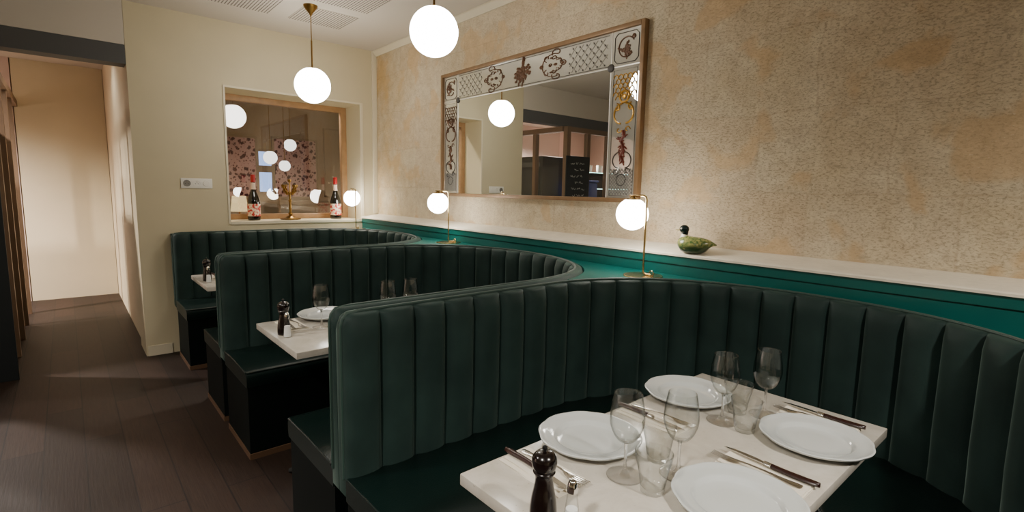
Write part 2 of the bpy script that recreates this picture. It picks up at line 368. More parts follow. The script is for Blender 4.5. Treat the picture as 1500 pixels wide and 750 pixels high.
# ceiling grilles: plate with rows of slots
def grille(x0, x1, y0, y1, label):
    r = root('ceiling_grille', ((x0+x1)/2, (y0+y1)/2, ZC), label, 'ceiling grille', 'perforated ceiling grilles')
    W, H = (x1-x0)/2, (y1-y0)/2
    MB().box(-W, W, -H, H, -.004, -.0005).build('grille_plate', M['ceil'], r, smooth=False)
    s = MB(); nx, ny = 15, 20
    for i in range(nx):
        for j in range(ny):
            cx = -W+(i+.5)*2*W/nx; cy = -H+(j+.5)*2*H/ny
            s.box(cx-W/nx*.72, cx+W/nx*.72, cy-H/ny*.38, cy+H/ny*.38, -.0048, -.0035)
    s.build('slot_rows', M['slot'], r, smooth=False)
grille(.47, .87, -1.0, -.57, 'perforated ceiling grille nearest the stone wall corner')
grille(1.02, 1.42, -1.0, -.57, 'perforated ceiling grille cut by the top edge, right of the pendant rod')
grille(.47, .87, -1.58, -1.15, 'perforated ceiling grille over the wall with the sockets')

# ------------------------------------------------------------------ banquettes
PITCH = 1.684
TB = .054; YF = -1.84; YS = -.98; YT = -.243; DEP = .47
def superell(cx, a, b, ex, y0, n):
    out = []
    for i in range(n+1):
        th = pi - pi*i/n
        c, s_ = cos(th), sin(th)
        out.append((cx+a*math.copysign(abs(c)**(2/ex), c), y0+b*abs(s_)**(2/ex)))
    return out
def resample(p, step=None, n=None):
    L = [0]
    for i in range(1, len(p)): L.append(L[-1]+math.dist(p[i], p[i-1]))
    T = L[-1]
    if n is None: n = max(1, round(T/step))
    out = []; k = 0
    for i in range(n+1):
        t = T*i/n
        while k < len(L)-2 and L[k+1] < t: k += 1
        f = (t-L[k])/max(1e-9, L[k+1]-L[k]); out.append((p[k][0]+(p[k+1][0]-p[k][0])*f, p[k][1]+(p[k+1][1]-p[k][1])*f))
    return out, T
def upath(xl, xr, yt, yf=YF, ex=2.25, ys=YS):
    cx = (xl+xr)/2; a = (xr-xl)/2
    arc = superell(cx, a, yt-ys, ex, ys, 240)
    return [(xl, yf)]+arc+[(xr, yf)]
def normals(p):
    out = []
    for i in range(len(p)):
        q0 = p[max(0, i-1)]; q1 = p[min(len(p)-1, i+1)]
        tx, ty = q1[0]-q0[0], q1[1]-q0[1]; l = math.hypot(tx, ty)
        out.append((ty/l, -tx/l))       # inward (to the right of travel)
    return out
ZT = 1.012
def banquette(XL, label, arm_right=True):
    r = root('banquette', (XL+PITCH/2, YF, 0), label, 'banquette', 'channel-tufted green booths')
    ox, oy = XL+PITCH/2, YF
    il, ir = XL+TB, XL+PITCH-TB
    inner = upath(il, ir, YT)
    _, T = resample(inner, step=.05)
    nch = round(T/.128); per = 12
    P, T = resample(inner, n=nch*per); NN = normals(P)
    # ---- backrest
    secs = []
    for i, ((x, y), (nx, ny)) in enumerate(zip(P, NN)):
        u = (i % per)/per; s = T*i/(nch*per); e = min(s, T-s)
        bul = .034*(max(0, 1-abs(2*u-1)**2.6))**.6
        drop = .035*(1-sqrt(max(0, 1-(1-min(e/.035, 1))**2)))
        sec = []
        zt = ZT-drop
        prof = [(-TB+.002, .40), (-TB+.002, zt-.028), (-TB+.010, zt-.008), (-TB*.5, zt), (-.012, zt-.001), (-.004+bul*.35, zt-.007)]
        for z in (zt-.012, zt-.018, zt-.026, zt-.038, zt-.055, zt-.09, .8, .65, .52, .44, .40):
            k = .35+.65*min(1, max(0, (zt-.007-z)/.045))**.6
            k2 = 1 if z > .52 else .75
            prof.append((bul*k*k2, z))
        for d, z in prof: sec.append((x+nx*d-ox, y+ny*d-oy, z))
        secs.append(sec)
    MB().loft(secs).build('backrest', M['velvet'], r, angle=55)
    # ---- piping along the top edges and down the open ends
    pp = MB()
    for d in (-.010,):
        line = []
        zs = [.46, .6, .75, .9, .965]
        x, y = P[0]; nx, ny = NN[0]
        line += [(x+nx*d-ox, y-oy-.002, z) for z in zs]
        line += [(x+nx*d-ox, y-oy+.004, ZT-.022), (x+nx*d-ox, y-oy+.018, ZT-.006)]
        for i in range(6, len(P)-6, 4):
            x, y = P[i]; nx, ny = NN[i]; line.append((x+nx*d-ox, y+ny*d-oy, ZT-.001))
        x, y = P[-1]; nx, ny = NN[-1]
        line += [(x+nx*d-ox, y-oy+.018, ZT-.006), (x+nx*d-ox, y-oy+.004, ZT-.022)]
        line += [(x+nx*d-ox, y-oy-.002, z) for z in reversed(zs)]
        pp.tube(line, .0062, 8)
    pp.build('piping', M['piping'], r)
    # ---- seat cushion and base
    K = 160
    def ring(off, yf):
        xl, xr = il+off, ir-off
        st = upath(xl, xr, YT-off*.98, yf, 2.25, YS-.06*off/.47)
        n = len(st); arc = st[1:-1]
        ext = [(xl, yf+(arc[0][1]-yf)*t/12) for t in range(12)]
        ext2 = [(xr, arc[-1][1]+(yf-arc[-1][1])*(t+1)/12) for t in range(12)]
        return ext+arc+ext2
    def sweep(prof, name, mat, inset):
        rings = [(ring(o, YF+inset), z) for o, z in prof]
        secs = [[(rg[i][0]-ox, rg[i][1]-oy, z) for rg, z in rings] for i in range(len(rings[0][0]))]
        # rounded open ends
        first = secs[0]; n = len(prof)
        return MB().loft(secs).build(name, mat, r, angle=50)
    R = .03
    prof = [(.0, .385), (.0, .455), (.012, .468), (.15, .472), (.30, .472)]+[(DEP-R+R*sin(q*pi/12), .468-R+R*cos(q*pi/12)) for q in range(0, 7)]+[(DEP, .41), (DEP-.006, .385)]
    sc = sweep(prof, 'seat_cushion', M['vinyl'], .0)
    sp = MB()
    rg = ring(DEP-.010, YF+.004)
    sp.tube([(x-ox, y-oy, .462) for x, y in rg], .006, 6)
    for (xa, xb) in ((il+.01, il+DEP-.012), (ir-DEP+.012, ir-.01)):
        sp.tube([(xa-ox, .002, .462), ((xa+xb)/2-ox, .002, .466), (xb-ox, .002, .462)], .006, 6)
    sp.build('seat_piping', M['vinyl'], r)
    sweep([(0, .03), (0, .385), (DEP-.012, .385), (DEP-.012, .03)], 'base', M['vinyl2'], .006)
    sweep([(0, 0), (0, .03), (DEP-.006, .03), (DEP-.006, 0)], 'plinth', M['tanwood'], .002)
    return r
X1, X2, X3 = 3.429, 3.429-PITCH, 3.429-2*PITCH
b1 = banquette(X1, 'dark green channel-tufted booth around the nearest, fully laid table')
b2 = banquette(X2, 'dark green channel-tufted booth around the middle table, between two other booths')
b3 = banquette(X3, 'dark green channel-tufted booth against the cream wall, under the interior window')
bk = MB().box(.004, X3-.002, YF, -.25, .40, ZT-.012); bk.v = [(x-X3-PITCH/2, y-YF, z) for x, y, z in bk.v]
bk.build('backing_panel', M['velvet'], b3, bevel=.006)

# teal corner shelves between the curves of neighbouring booths
def corner_shelf(xc, label, lo=None):
    il, ir = xc-PITCH+TB, xc-TB
    def rear(cx):      # rear outline of a booth centred at cx
        p, _ = resample(upath(cx-PITCH/2+TB, cx+PITCH/2-TB, YT), n=240); nn = normals(p)
        return [(x-nx*(TB+.003), y-ny*(TB+.003)) for (x, y), (nx, ny) in zip(p, nn)]
    L_ = [q for q in rear(xc-PITCH/2) if q[0] > xc-PITCH/2 and q[1] > -.75] if lo is None else None
    R_ = [q for q in rear(xc+PITCH/2) if q[0] < xc+PITCH/2 and q[1] > -.75]
    yb = YL-.009
    if lo is None:
        poly = [(x, min(y, yb)) for x, y in L_ if x < xc-.002]+[(x, min(y, yb)) for x, y in R_ if x > xc+.002]
    else:
        poly = [(lo, yb), (lo, -.75)]+[(x, min(y, yb)) for x, y in R_ if x > lo]
    cx = sum(p[0] for p in poly)/len(poly); cy = sum(p[1] for p in poly)/len(poly)
    o = MB().prism([(x-cx, y-cy) for x, y in poly], -.025, 0).build('corner_shelf', M['teal'], smooth=False, loc=(cx, cy, 1.0))
    return tag(o, label, 'shelf', 'teal corner shelves behind the booths')
corner_shelf(X1, 'teal triangular corner shelf carrying the lamp nearest the duck')
corner_shelf(X2, 'teal triangular corner shelf carrying the lamp under the mirror left end')
corner_shelf(X3, 'teal corner shelf carrying the lamp beside the interior window', lo=.066)

# ------------------------------------------------------------------ tables
TW, TL, TX, TY = .569, 1.084, 4.091, -1.819
def table(x0, label):
    cx, cy = TW/2, TL/2
    r = root('dining_table', (x0+cx, TY+cy, 0), label, 'table', 'white quartz tables in the booths')
    MB().box(-cx, cx, -cy, cy, .722, .75).build('tabletop', M['quartz'], r, bevel=.003)
    MB().box(-cx+.06, cx-.06, -cy+.12, cy-.12, .708, .722).build('top_support', M['black'], r, smooth=False)
    for s in (-1, 1):
        MB().lathe([(.03, .02), (.03, .708)], 20, (0, s*.26, 0)).build('column', M['black'], r)
        f = MB()
        for q in range(4):
            a_ = pi/4+q*pi/2
            d = Vector((cos(a_), sin(a_), 0)); c_ = Vector((0, s*.26, 0))
            f.tube([c_+Vector((0, 0, .045)), c_+d*.10+Vector((0, 0, .035)), c_+d*.26+Vector((0, 0, .014))], [.022, .018, .012], 8)
        f.build('foot', M['black'], r)
    return r
table(TX, 'white quartz table laid for four in the nearest booth')
table(TX-PITCH, 'white quartz table in the middle booth, partly hidden by a booth back')
table(TX-2*PITCH, 'white quartz table in the rear booth, only its corner showing')

# ------------------------------------------------------------------ tableware prototypes
ZTAB = .75
def plate(loc, label, group):
    r_ = .131
    mod = lambda a, r, z: 1+(.020*(abs(cos(5*a))**.7-.6)*1.3 if r > .12 else (.008*(abs(cos(4*a))-.55) if r > .105 else 0))
    p = [(.001, .004), (.055, .004), (.082, .0045), (.087, .007), (.091, .0145), (.096, .0165), (.112, .0185), (.124, .0215), (.128, .0245), (.1315, .0255), (.1335, .0240), (.132, .0195), (.118, .0125), (.1, .007), (.088, .0005), (.084, 0), (.082, .0015), (.001, .0015)]
    o = MB().lathe(p, 96, mod=mod, close=False).build('dinner_plate', M['porcelain'], loc=loc, angle=60)
    return tag(o, label, 'plate', group)
def arcprof(pts, n=6):
    out = []
    for i in range(len(pts)-1):
        p0 = pts[max(0, i-1)]; p1 = pts[i]; p2 = pts[i+1]; p3 = pts[min(len(pts)-1, i+2)]
        for k in range(n):
            t = k/n
            out.append(tuple(.5*((2*p1[j])+(-p0[j]+p2[j])*t+(2*p0[j]-5*p1[j]+4*p2[j]-p3[j])*t*t+(-p0[j]+3*p1[j]-3*p2[j]+p3[j])*t**3) for j in (0, 1)))
    out.append(pts[-1]); return out
def wine_glass(loc, label, group):
    r = root('wine_glass', loc, label, 'wine glass', group)
    ob = arcprof([(.005, .084), (.018, .088), (.030, .103), (.0385, .126), (.0395, .146), (.0365, .173), (.0315, .2)])
    ib = [(max(.001, q-.0013), z+(.002 if z < .1 else .0)) for q, z in reversed(ob)]; ib[-1] = (.001, .0875)
    MB().lathe([(.001, .084)]+ob+ib, 40, cap0=True, cap1=True).build('bowl', M['wineglass'], r, angle=60)
    st = arcprof([(.042, .0015), (.040, .003), (.020, .006), (.007, .012), (.0038, .03), (.0034, .055), (.0042, .075), (.006, .0838)])
    MB().lathe([(.001, .0006), (.0415, .0006)]+st, 36).build('stem', M['stemglass'], r, angle=60)
    return r
def tumbler(loc, label, group):
    def mod(a, r, z):
        if r < .02: return 1
        k = min(1, max(0, (.068-z)/.012)) if z > .004 else 1
        return 1-.06*k*abs(sin(4.5*a))**.7
    out_ = [(.001, .0006), (.024, .0006), (.0265, .002), (.028, .012), (.033, .045), (.0365, .066), (.0385, .073), (.040, .082), (.0415, .092)]
    n = 72
    mb = MB(); vs_in = [(.0405, .0935), (.0395, .092), (.038, .082), (.0355, .07), (.031, .045), (.0265, .016), (.022, .011), (.001, .010)]
    prof = out_+vs_in
    def mod2(a, r, z): return mod(a, r, z) if (round(r, 5), round(z, 5)) in OUT else 1
    OUT = {(round(q[0], 5), round(q[1], 5)) for q in out_}
    o = mb.lathe(prof, n, mod=mod2).build('glass_tumbler', M['tumbler'], loc=loc, angle=45)
    return tag(o, label, 'tumbler', group)
def pepper_mill(loc, label, group, k=1.0):
    r = root('pepper_mill', loc, label, 'pepper mill', group)
    body = arcprof([(.027, 0), (.0275, .012), (.0268, .03), (.0245, .05), (.0195, .075), (.0175, .092), (.0195, .101)], 5)
    MB().lathe([(.001, 0)]+body+[(.001, .101)], 36).build('body', M['millwood'], r, angle=35)
    hd = arcprof([(.019, .1012), (.0225, .105), (.0205, .109), (.0228, .114), (.0252, .124), (.0235, .136), (.0165, .1445), (.006, .1475)], 5)
    MB().lathe([(.001, .1012)]+hd+[(.001, .1477)], 36).build('head', M['millwood'], r, angle=35)
    MB().lathe([(.003, .147), (.0035, .151), (.0055, .1535), (.005, .157), (.002, .159)], 16).build('top_nut', M['black'], r)
    return r
def salt_shaker(loc, label, group):
    r = root('salt_shaker', loc, label, 'salt shaker', group)
    mod = lambda a, q, z: 1-.05*abs(sin(4*a)) if q > .01 and z > .004 else 1
    MB().lathe([(.001, 0), (.0165, 0), (.0175, .004), (.0150, .035), (.0105, .075), (.0092, .086), (.001, .086)], 48, mod=mod).build('glass_body', M['saltglass'], r, angle=40)
    MB().lathe([(.001, .003), (.0150, .003), (.0130, .035), (.0116, .05), (.001, .049)], 24).build('salt_fill', M['salt'], r)
    MB().lathe([(.0094, .084), (.0104, .0845), (.0106, .092), (.0098, .1), (.0072, .1065), (.0034, .1098), (.001, .1102)], 32).build('cap', M['chrome'], r)
    return r
def napkin(loc, rz, label, group, L=.20, W=.095):
    r = root('folded_napkin', loc, label, 'napkin', group, rz)
    def sheet(x0, x1, y0, y1, z, th, curl):
        secs = []
        for i in range(13):
            t = i/12; x = x0+(x1-x0)*t
            cz = curl*max(0, t-.8)**2*25
            secs.append([(x, y0+.002*sin(9*t), z+cz), (x, y1+.0015*sin(7*t+1), z+cz), (x, y1, z+th+cz), (x, (y0+y1)/2, z+th+.0008+cz), (x, y0, z+th+cz)])
        return secs
    MB().loft(sheet(-L/2, L/2, -W/2, W/2, 0, .0034, 0)).build('lower_fold', M['napkin'], r)
    MB().loft(sheet(-L/2+.003, L/2-.006, -W/2+.012, W/2-.002, .0043, .0026, .003)).build('upper_fold', M['napkin'], r)
    return r
def strip(mb, pts, th):    # pts: (x, halfwidth, z, ycentre)
    secs = []
    for x, hw, z, yc in pts: secs.append([(x, yc-hw, z), (x, yc-hw*.6, z-th*.5), (x, yc+hw*.6, z-th*.5), (x, yc+hw, z), (x, yc+hw*.6, z+th*.5), (x, yc-hw*.6, z+th*.5)])
    return mb.loft(secs)
def fork(loc, rz, label, group):
    r = root('fork', loc, label, 'fork', group, rz)
    m = MB()
    strip(m, [(-.10, .004, .003, 0), (-.097, .0085, .003, 0), (-.085, .0095, .003, 0), (-.06, .0065, .004, 0), (-.02, .0035, .007, 0), (.02, .003, .008, 0), (.035, .004, .007, 0), (.045, .009, .0045, 0), (.058, .0115, .003, 0), (.066, .0115, .003, 0)], .0024)
    m.build('handle', M['steel'], r)
    t = MB()
    for k in range(4):
        y = -.0092+k*.00613
        strip(t, [(.064, .0024, .003, y), (.08, .0019, .003, y*.97), (.1, .0017, .005, y*.95), (.106, .0008, .006, y*.95)], .002)
    t.build('tines', M['steel'], r); return r
def knife(loc, rz, label, group):
    r = root('table_knife', loc, label, 'knife', group, rz)
    m = MB(); secs = []
    for x, hw, yc in ((-.112, .003, -.006), (-.110, .0065, -.0055), (-.098, .0092, -.004), (-.075, .0088, -.0015), (-.04, .0075, .001), (-.008, .0072, .001)):
        secs.append([(x, yc+hw*cos(q*pi/5), .0062+.0058*sin(q*pi/5)) for q in range(10)])
    m.loft(secs).build('handle', M['rosewood'], r)
    m = MB(); secs = []
    for x, hw in ((-.008, .0076), (.006, .0072), (.010, .006)):
        secs.append([(x, .001+hw*cos(q*pi/5), .0062+.0056*sin(q*pi/5)) for q in range(10)])
    m.loft(secs).build('bolster', M['steel'], r)
    m = MB()
    secs = []
    for x, y0, y1 in ((.010, -.006, .006), (.03, -.0085, .0065), (.06, -.0085, .0065), (.09, -.006, .006), (.105, -.001, .0045), (.112, .002, .003)):
        secs.append([(x, y0, .0062), (x, y1, .0052), (x, y1, .0072)])
    m.loft(secs).build('blade', M['steel'], r); return r

G = lambda s: s+' on the nearest table'
# nearest table -------------------------------------------------------------
plate((4.178, -1.466, ZTAB), 'white scalloped plate behind the napkin set next to the pepper mill', G('white plates'))
plate((4.178, -.985, ZTAB), 'white scalloped plate at the far left corner of the nearest table', G('white plates'))
plate((4.558, -1.0, ZTAB), 'white scalloped plate at the far right corner of the nearest table', G('white plates'))
plate((4.560, -1.437, ZTAB), 'white scalloped plate nearest the camera, cut by the bottom edge', G('white plates'))
wine_glass((4.338, -1.528, ZTAB), 'stemmed wine glass standing right of the plate by the pepper mill', G('wine glasses'))
wine_glass((4.413, -1.425, ZTAB), 'stemmed wine glass just behind the nearest tumbler, beside the nearest plate', G('wine glasses'))
wine_glass((4.337, -1.069, ZTAB), 'stemmed wine glass in front of the far left plate', G('wine glasses'))
wine_glass((4.397, -.928, ZTAB), 'stemmed wine glass furthest back, behind the far right plate', G('wine glasses'))
tumbler((4.415, -1.532, ZTAB), 'faceted tumbler nearest the camera, beside the nearest plate', G('tumblers'))
tumbler((4.345, -1.405, ZTAB), 'faceted tumbler behind the front tumbler, between two wine glasses', G('tumblers'))
tumbler((4.408, -1.078, ZTAB), 'faceted tumbler left of the far right plate, in front of another tumbler', G('tumblers'))
tumbler((4.337, -.975, ZTAB), 'faceted tumbler at the back, beside the far left plate', G('tumblers'))
pepper_mill((4.336, -1.790, ZTAB), 'dark wooden pepper mill at the front edge of the nearest table', 'pepper mills')
salt_shaker((4.396, -1.773, ZTAB), 'glass salt shaker with chrome cap at the front edge of the nearest table', 'salt shakers')
ck = 'place settings of cutlery'
def setting(x, y, rz, who, dy=0):
    napkin((x, y, ZTAB), rz, 'folded white napkin under the knife and fork '+who, G('napkins'))
    c, s_ = cos(rz), sin(rz)
    P = lambda a, b: (x+c*a-s_*b, y+s_*a+c*b, ZTAB+.0086)
    knife(P(.0, -.016), rz-.06, 'steel knife with dark wooden handle lying '+who, G('knives'))
    fork(P(.012, .022), rz+.05, 'steel fork with four tines lying '+who, G('forks'))
setting(4.203, -1.665, 0.0, 'beside the pepper mill')
setting(4.205, -1.215, 0.0, 'between the two left-hand plates')
setting(4.54, -1.255, pi, 'between the two right-hand plates')
setting(4.515, -.835, pi, 'beyond the far right plate')
# middle table --------------------------------------------------------------
x2 = TX-PITCH
plate((2.475, -1.51, ZTAB), 'white scalloped plate on the middle table', 'plates on the middle table')
wine_glass((2.655, -1.598, ZTAB), 'stemmed wine glass in front of the plate on the middle table', 'wine glasses on the middle table')
wine_glass((2.74, -1.302, ZTAB), 'stemmed wine glass rising behind the booth back, left one of a pair', 'wine glasses on the middle table')
wine_glass((2.735, -1.175, ZTAB), 'stemmed wine glass rising behind the booth back, right one of a pair', 'wine glasses on the middle table')
tumbler((2.735, -1.50, ZTAB), 'tumbler on the middle table almost hidden behind the booth back', 'tumblers on the middle table')
pepper_mill((2.672, -1.772, ZTAB), 'dark wooden pepper mill on the middle table', 'pepper mills')
salt_shaker((2.728, -1.775, ZTAB), 'glass salt shaker on the middle table beside the pepper mill', 'salt shakers')
napkin((2.545, -1.70, ZTAB), 0, 'folded white napkin on the middle table', 'napkins on the middle table')
knife((2.55, -1.715, ZTAB+.0072), -.06, 'steel knife with dark handle on the middle table', 'knives on the middle table')
fork((2.555, -1.68, ZTAB+.0072), .05, 'steel fork on the middle table napkin', 'forks on the middle table')
# rear table ----------------------------------------------------------------
pepper_mill((1.03, -1.77, ZTAB), 'dark wooden pepper mill on the rear table', 'pepper mills')
salt_shaker((1.10, -1.775, ZTAB), 'glass salt shaker on the rear table beside the pepper mill', 'salt shakers')
napkin((.90, -1.69, ZTAB), 0, 'folded white napkin on the rear table', 'napkins on the rear table')
knife((.90, -1.70, ZTAB+.0072), -.06, 'steel knife with dark handle on the rear table', 'knives on the rear table')

# ------------------------------------------------------------------ lamps
def pendant(loc, label, D=.264, mat='globe', group='globe pendants'):
    x, y, z = loc
    r = root('pendant_lamp', (x, y, ZC), label, 'pendant lamp', group)
    d = z-ZC; R = D/2
    pr = [(.001, -R)]+[(R*sin(q*pi/24), -R*cos(q*pi/24)) for q in range(1, 22)]+[(R*.34, R*.93)]
    MB().lathe([(a_, b_+d) for a_, b_ in pr], 40).build('globe', M[mat], r)
    if mat == 'globe':
        MB().lathe([(.008, d+R*.92), (R*.32, d+R*.92), (R*.32, d+R*.97), (.012, d+R*1.01), (.006, d+R*1.06)], 24).build('globe_cap', M['brass'], r)
    MB().tube([(0, 0, d+R*.98), (0, 0, d+R+.20)], .006 if D > .2 else .004, 10).build('lower_rod', M['oldbrass'], r)
    MB().tube([(0, 0, d+R+.19), (0, 0, -.03)], .0035, 8).build('suspension_cable', M['oldbrass'], r)
    MB().lathe([(.006, -.075), (.012, -.06), (.038, -.03), (.05, -.012), (.052, -.0005), (.001, -.0005)], 28).build('ceiling_rose', M['oldbrass'], r)
    return r
pendant((.885, -.965, 2.177), 'lit white globe pendant hanging before the wall with the interior window')
pendant((2.615, -.96, 2.212), 'lit white globe pendant hanging in front of the stone wall, near the ceiling', .250)

def table_lamp(loc, az, label):
    r = root('table_lamp', loc, label, 'table lamp', 'globe lamps on the corner shelves')
    H = .39; R = .079
    MB().lathe([(.001, 0), (.094, 0), (.095, .003), (.093, .006), (.001, .0065)], 40).build('base_disc', M['brass'], r)
    dx, dy = cos(az), sin(az)
    arm = .080
    pts = [(-dx*.045, -dy*.045, .012), (-dx*.02, -dy*.02, .011), (-dx*.006, -dy*.006, .014), (0, 0, .024), (0, 0, .06), (0, 0, H-.02), (dx*.004, dy*.004, H-.006), (dx*.016, dy*.016, H), (dx*arm, dy*arm, H), (dx*(arm+.02), dy*(arm+.02), H)]
    MB().tube(pts, .0052, 10).build('stem', M['brass'], r)
    k = MB(); k.tube([(-dx*.045+.012*cos(q), -dy*.045+.004, .018+.012*sin(q)) for q in [i*pi/6 for i in range(12)]], .003, 6, closed=True)
    k.build('cable_loop', M['brass'], r)
    c = (dx*arm, dy*arm, H-R-.012)
    pr = [(.001, -R)]+[(R*sin(q*pi/24), -R*cos(q*pi/24)) for q in range(1, 21)]+[(R*.45, R*.89)]
    MB().lathe(pr, 36, c).build('globe', M['globe'], r)
    MB().lathe([(R*.46, R*.88), (R*.46, R*.96), (R*.2, R*1.02), (.006, R*1.12), (.001, R*1.12)], 24, c).build('globe_cap', M['brass'], r)
    return r
table_lamp((3.548, -.352, 1.0), pi, 'brass table lamp with lit globe on the corner shelf nearest the duck')
table_lamp((1.735, -.276, 1.0), pi+.86, 'brass table lamp with lit globe under the left end of the mirror')
table_lamp((.185, -.325, 1.0), pi, 'brass table lamp with lit globe beside the interior window')

# ------------------------------------------------------------------ mirror with ornamented border
mx1, mx2, mz1, mz2 = 1.258, 3.265, 1.347, 2.341
MC = ((mx1+mx2)/2, 0, mz1)
mir = root('wall_mirror', (MC[0], -.001, mz1), 'large gilt framed mirror with ornamented border on the stone wall', 'mirror')
U = lambda x: x-MC[0]; Vz = lambda z: z-mz1
fr = MB(); q = .026; y0, y1 = -.040, -.0
fr.box(U(mx1), U(mx1)+q, y0, y1, 0, Vz(mz2)); fr.box(U(mx2)-q, U(mx2), y0, y1, 0, Vz(mz2)); fr.box(U(mx1)+q, U(mx2)-q, y0, y1, Vz(mz2)-q, Vz(mz2)); fr.box(U(mx1)+q, U(mx2)-q, y0, y1, 0, q)
fr.build('frame', M['mframe'], mir, bevel=.004)
ix1, ix2, iz2 = U(1.482), U(3.03), Vz(2.117)
gy = -.018
MB().box(ix1, ix2, gy, -.002, q, iz2).build('mirror_field', M['mirror'], mir, smooth=False)
bd = MB()
bd.box(U(mx1)+q, ix1-.001, gy-.001, -.002, q, Vz(mz2)-q); bd.box(ix2+.001, U(mx2)-q, gy-.001, -.002, q, Vz(mz2)-q); bd.box(ix1, ix2, gy-.001, -.002, iz2+.001, Vz(mz2)-q)
bd.build('mirror_border', M['mborder'], mir, smooth=False)
oy = gy-.002
sv = MB()
for (a_, b_, c_, d_) in ((ix1-.003, ix1+.003, q, Vz(mz2)-q), (ix2-.003, ix2+.003, q, Vz(mz2)-q), (U(mx1)+q, U(mx2)-q, iz2-.003, iz2+.003)): sv.box(a_, b_, oy-.001, oy+.001, c_, d_)
sv.build('bevel_strip', M['silver'], mir, smooth=False)
for xx in (ix1, ix2):
    MB().ball((xx, oy-.002, iz2), .024, 20, 10, (1, .3, 1)).build('rosette', M['darkink'], mir)
def flatline(mb, pts, w=.0022): mb.tube([(x, oy-.0012, z) for x, z in pts], w, 5)
def spiral(cx, cz, r0, r1, a0, a1, n=22, sx=1):
    return [(cx+sx*(r0+(r1-r0)*t/n)*cos(a0+(a1-a0)*t/n), cz+(r0+(r1-r0)*t/n)*sin(a0+(a1-a0)*t/n)) for t in range(n+1)]
def leafblob(mb, x, z, r, a): mb.ball((x, oy-.0015, z), r, 8, 6, (1.0, .15, .6)) if abs(cos(a)) > .7 else mb.ball((x, oy-.0015, z), r, 8, 6, (.6, .15, 1))
def cart(mb, cx, cz, s, sx):     # scrolled cartouche, open side facing sx
    flatline(mb, spiral(cx, cz, s*1.0, s*.9, -1.9, 1.9, 26, sx), .0028)
    for k in (-1, 1):
        flatline(mb, spiral(cx-sx*.25*s, cz+k*s*.95, s*.42, s*.08, k*-.4, k*5.2, 26, sx), .0032)
        flatline(mb, spiral(cx+sx*.55*s, cz+k*s*.62, s*.30, s*.06, k*-1.4, k*3.8, 20, sx), .0028)
        leafblob(mb, cx+sx*.2*s, cz+k*s*.6, s*.14, 0)
    flatline(mb, spiral(cx-sx*.75*s, cz, s*.22, s*.16, 0, 6.3, 20, sx), .003)
    mb.ball((cx-sx*.75*s, oy-.0015, cz), s*.1, 8, 6, (1, .2, 1)); mb.ball((cx+sx*1.02*s, oy-.0015, cz), s*.17, 8, 6, (1, .2, 1)); mb.ball((cx-sx*.15*s, oy-.0015, cz), s*.15, 8, 6, (1, .2, .8))
def spray(mb, cx, cz, s, rnd, n=16):
    for k in range(n):
        a = rnd.uniform(0, 2*pi); L = s*rnd.uniform(.35, 1.0)
        b_ = a+rnd.uniform(-.7, .7)
        pts = [(cx+L*t*cos(a+(b_-a)*t), cz+L*t*sin(a+(b_-a)*t)) for t in (0, .35, .7, 1)]
        flatline(mb, pts, .0026); leafblob(mb, pts[-1][0], pts[-1][1], s*.17, a); leafblob(mb, pts[2][0], pts[2][1], s*.2, b_); leafblob(mb, pts[1][0], pts[1][1], s*.18, b_+1)
    for k in range(5): mb.ball((cx+rnd.uniform(-.3, .3)*s, oy-.0015, cz+rnd.uniform(-.3, .3)*s), s*.17, 8, 6, (1, .2, .8))
def lattice(lines, dots, x0, x1, z0, z1, p):
    import itertools
    n = int((x1-x0)/p)+1
    for sg in (1, -1):
        k0 = x0-(z1-z0) if sg == 1 else x0
        c = k0
        while c < x1+(z1-z0):
            # line x = c + sg*(z-z0)
            pts = []
            za, zb = z0, z1
            xa, xb = c, c+sg*(z1-z0)
            for (xe) in (x0, x1):
                pass
            ts = [0, 1]
            lo, hi = 0.0, 1.0
            d = xb-xa
            if d:
                t0, t1 = (x0-xa)/d, (x1-xa)/d
                if t0 > t1: t0, t1 = t1, t0
                lo, hi = max(lo, t0), min(hi, t1)
            if hi-lo > .02: flatline(lines, [(xa+d*lo, za+(zb-za)*lo), (xa+d*hi, za+(zb-za)*hi)], .0011)
            c += p
    i = 0
    z = z0+p/2*0
    row = 0
    while z <= z1+1e-6:
        x = x0+(0 if row % 2 == 0 else p/2)
        while x <= x1+1e-6:
            dots.ball((x, oy-.0015, z), .0062, 6, 4, (1, .3, 1)); x += p
        z += p/2; row += 1
rnd = random.Random(3)
zt0, zt1 = iz2+.012, Vz(mz2)-q-.012
zm = (zt0+zt1)/2
def orn(name, mats, *mbs):
    m_ = MB()
    for k, b_ in enumerate(mbs):
        m_.mi = k; m_.add(b_.v, b_.f)
    m_.build(name, [M[x] for x in mats], mir)
for zz in (zt0, zt1):
    b_ = MB(); flatline(b_, [(ix1+.02, zz), (ix2-.02, zz)], .0020); orn('border_line', ['darkink'], b_)
for (xa, xb) in ((ix1+.03, U(1.80)), (U(2.70), ix2-.03)):
    a_, b_ = MB(), MB(); lattice(a_, b_, xa, xb, zt0+.012, zt1-.012, .056); orn('lattice_panel', ['greyink', 'darkink'], a_, b_)
for xc, sx in ((1.935, 1), (2.56, -1)):
    b_ = MB(); cart(b_, U(xc), zm, .075, sx); cart(b_, U(xc)-sx*.01, zm, .042, -sx)
    b_.v = [(U(xc)+(x-U(xc))*1.5, y, z) for x, y, z in b_.v]; orn('scroll_cartouche', ['brownink'], b_)
b_ = MB(); spray(b_, U(2.25), zm, .088, rnd, 24); orn('flower_spray', ['brownink'], b_)
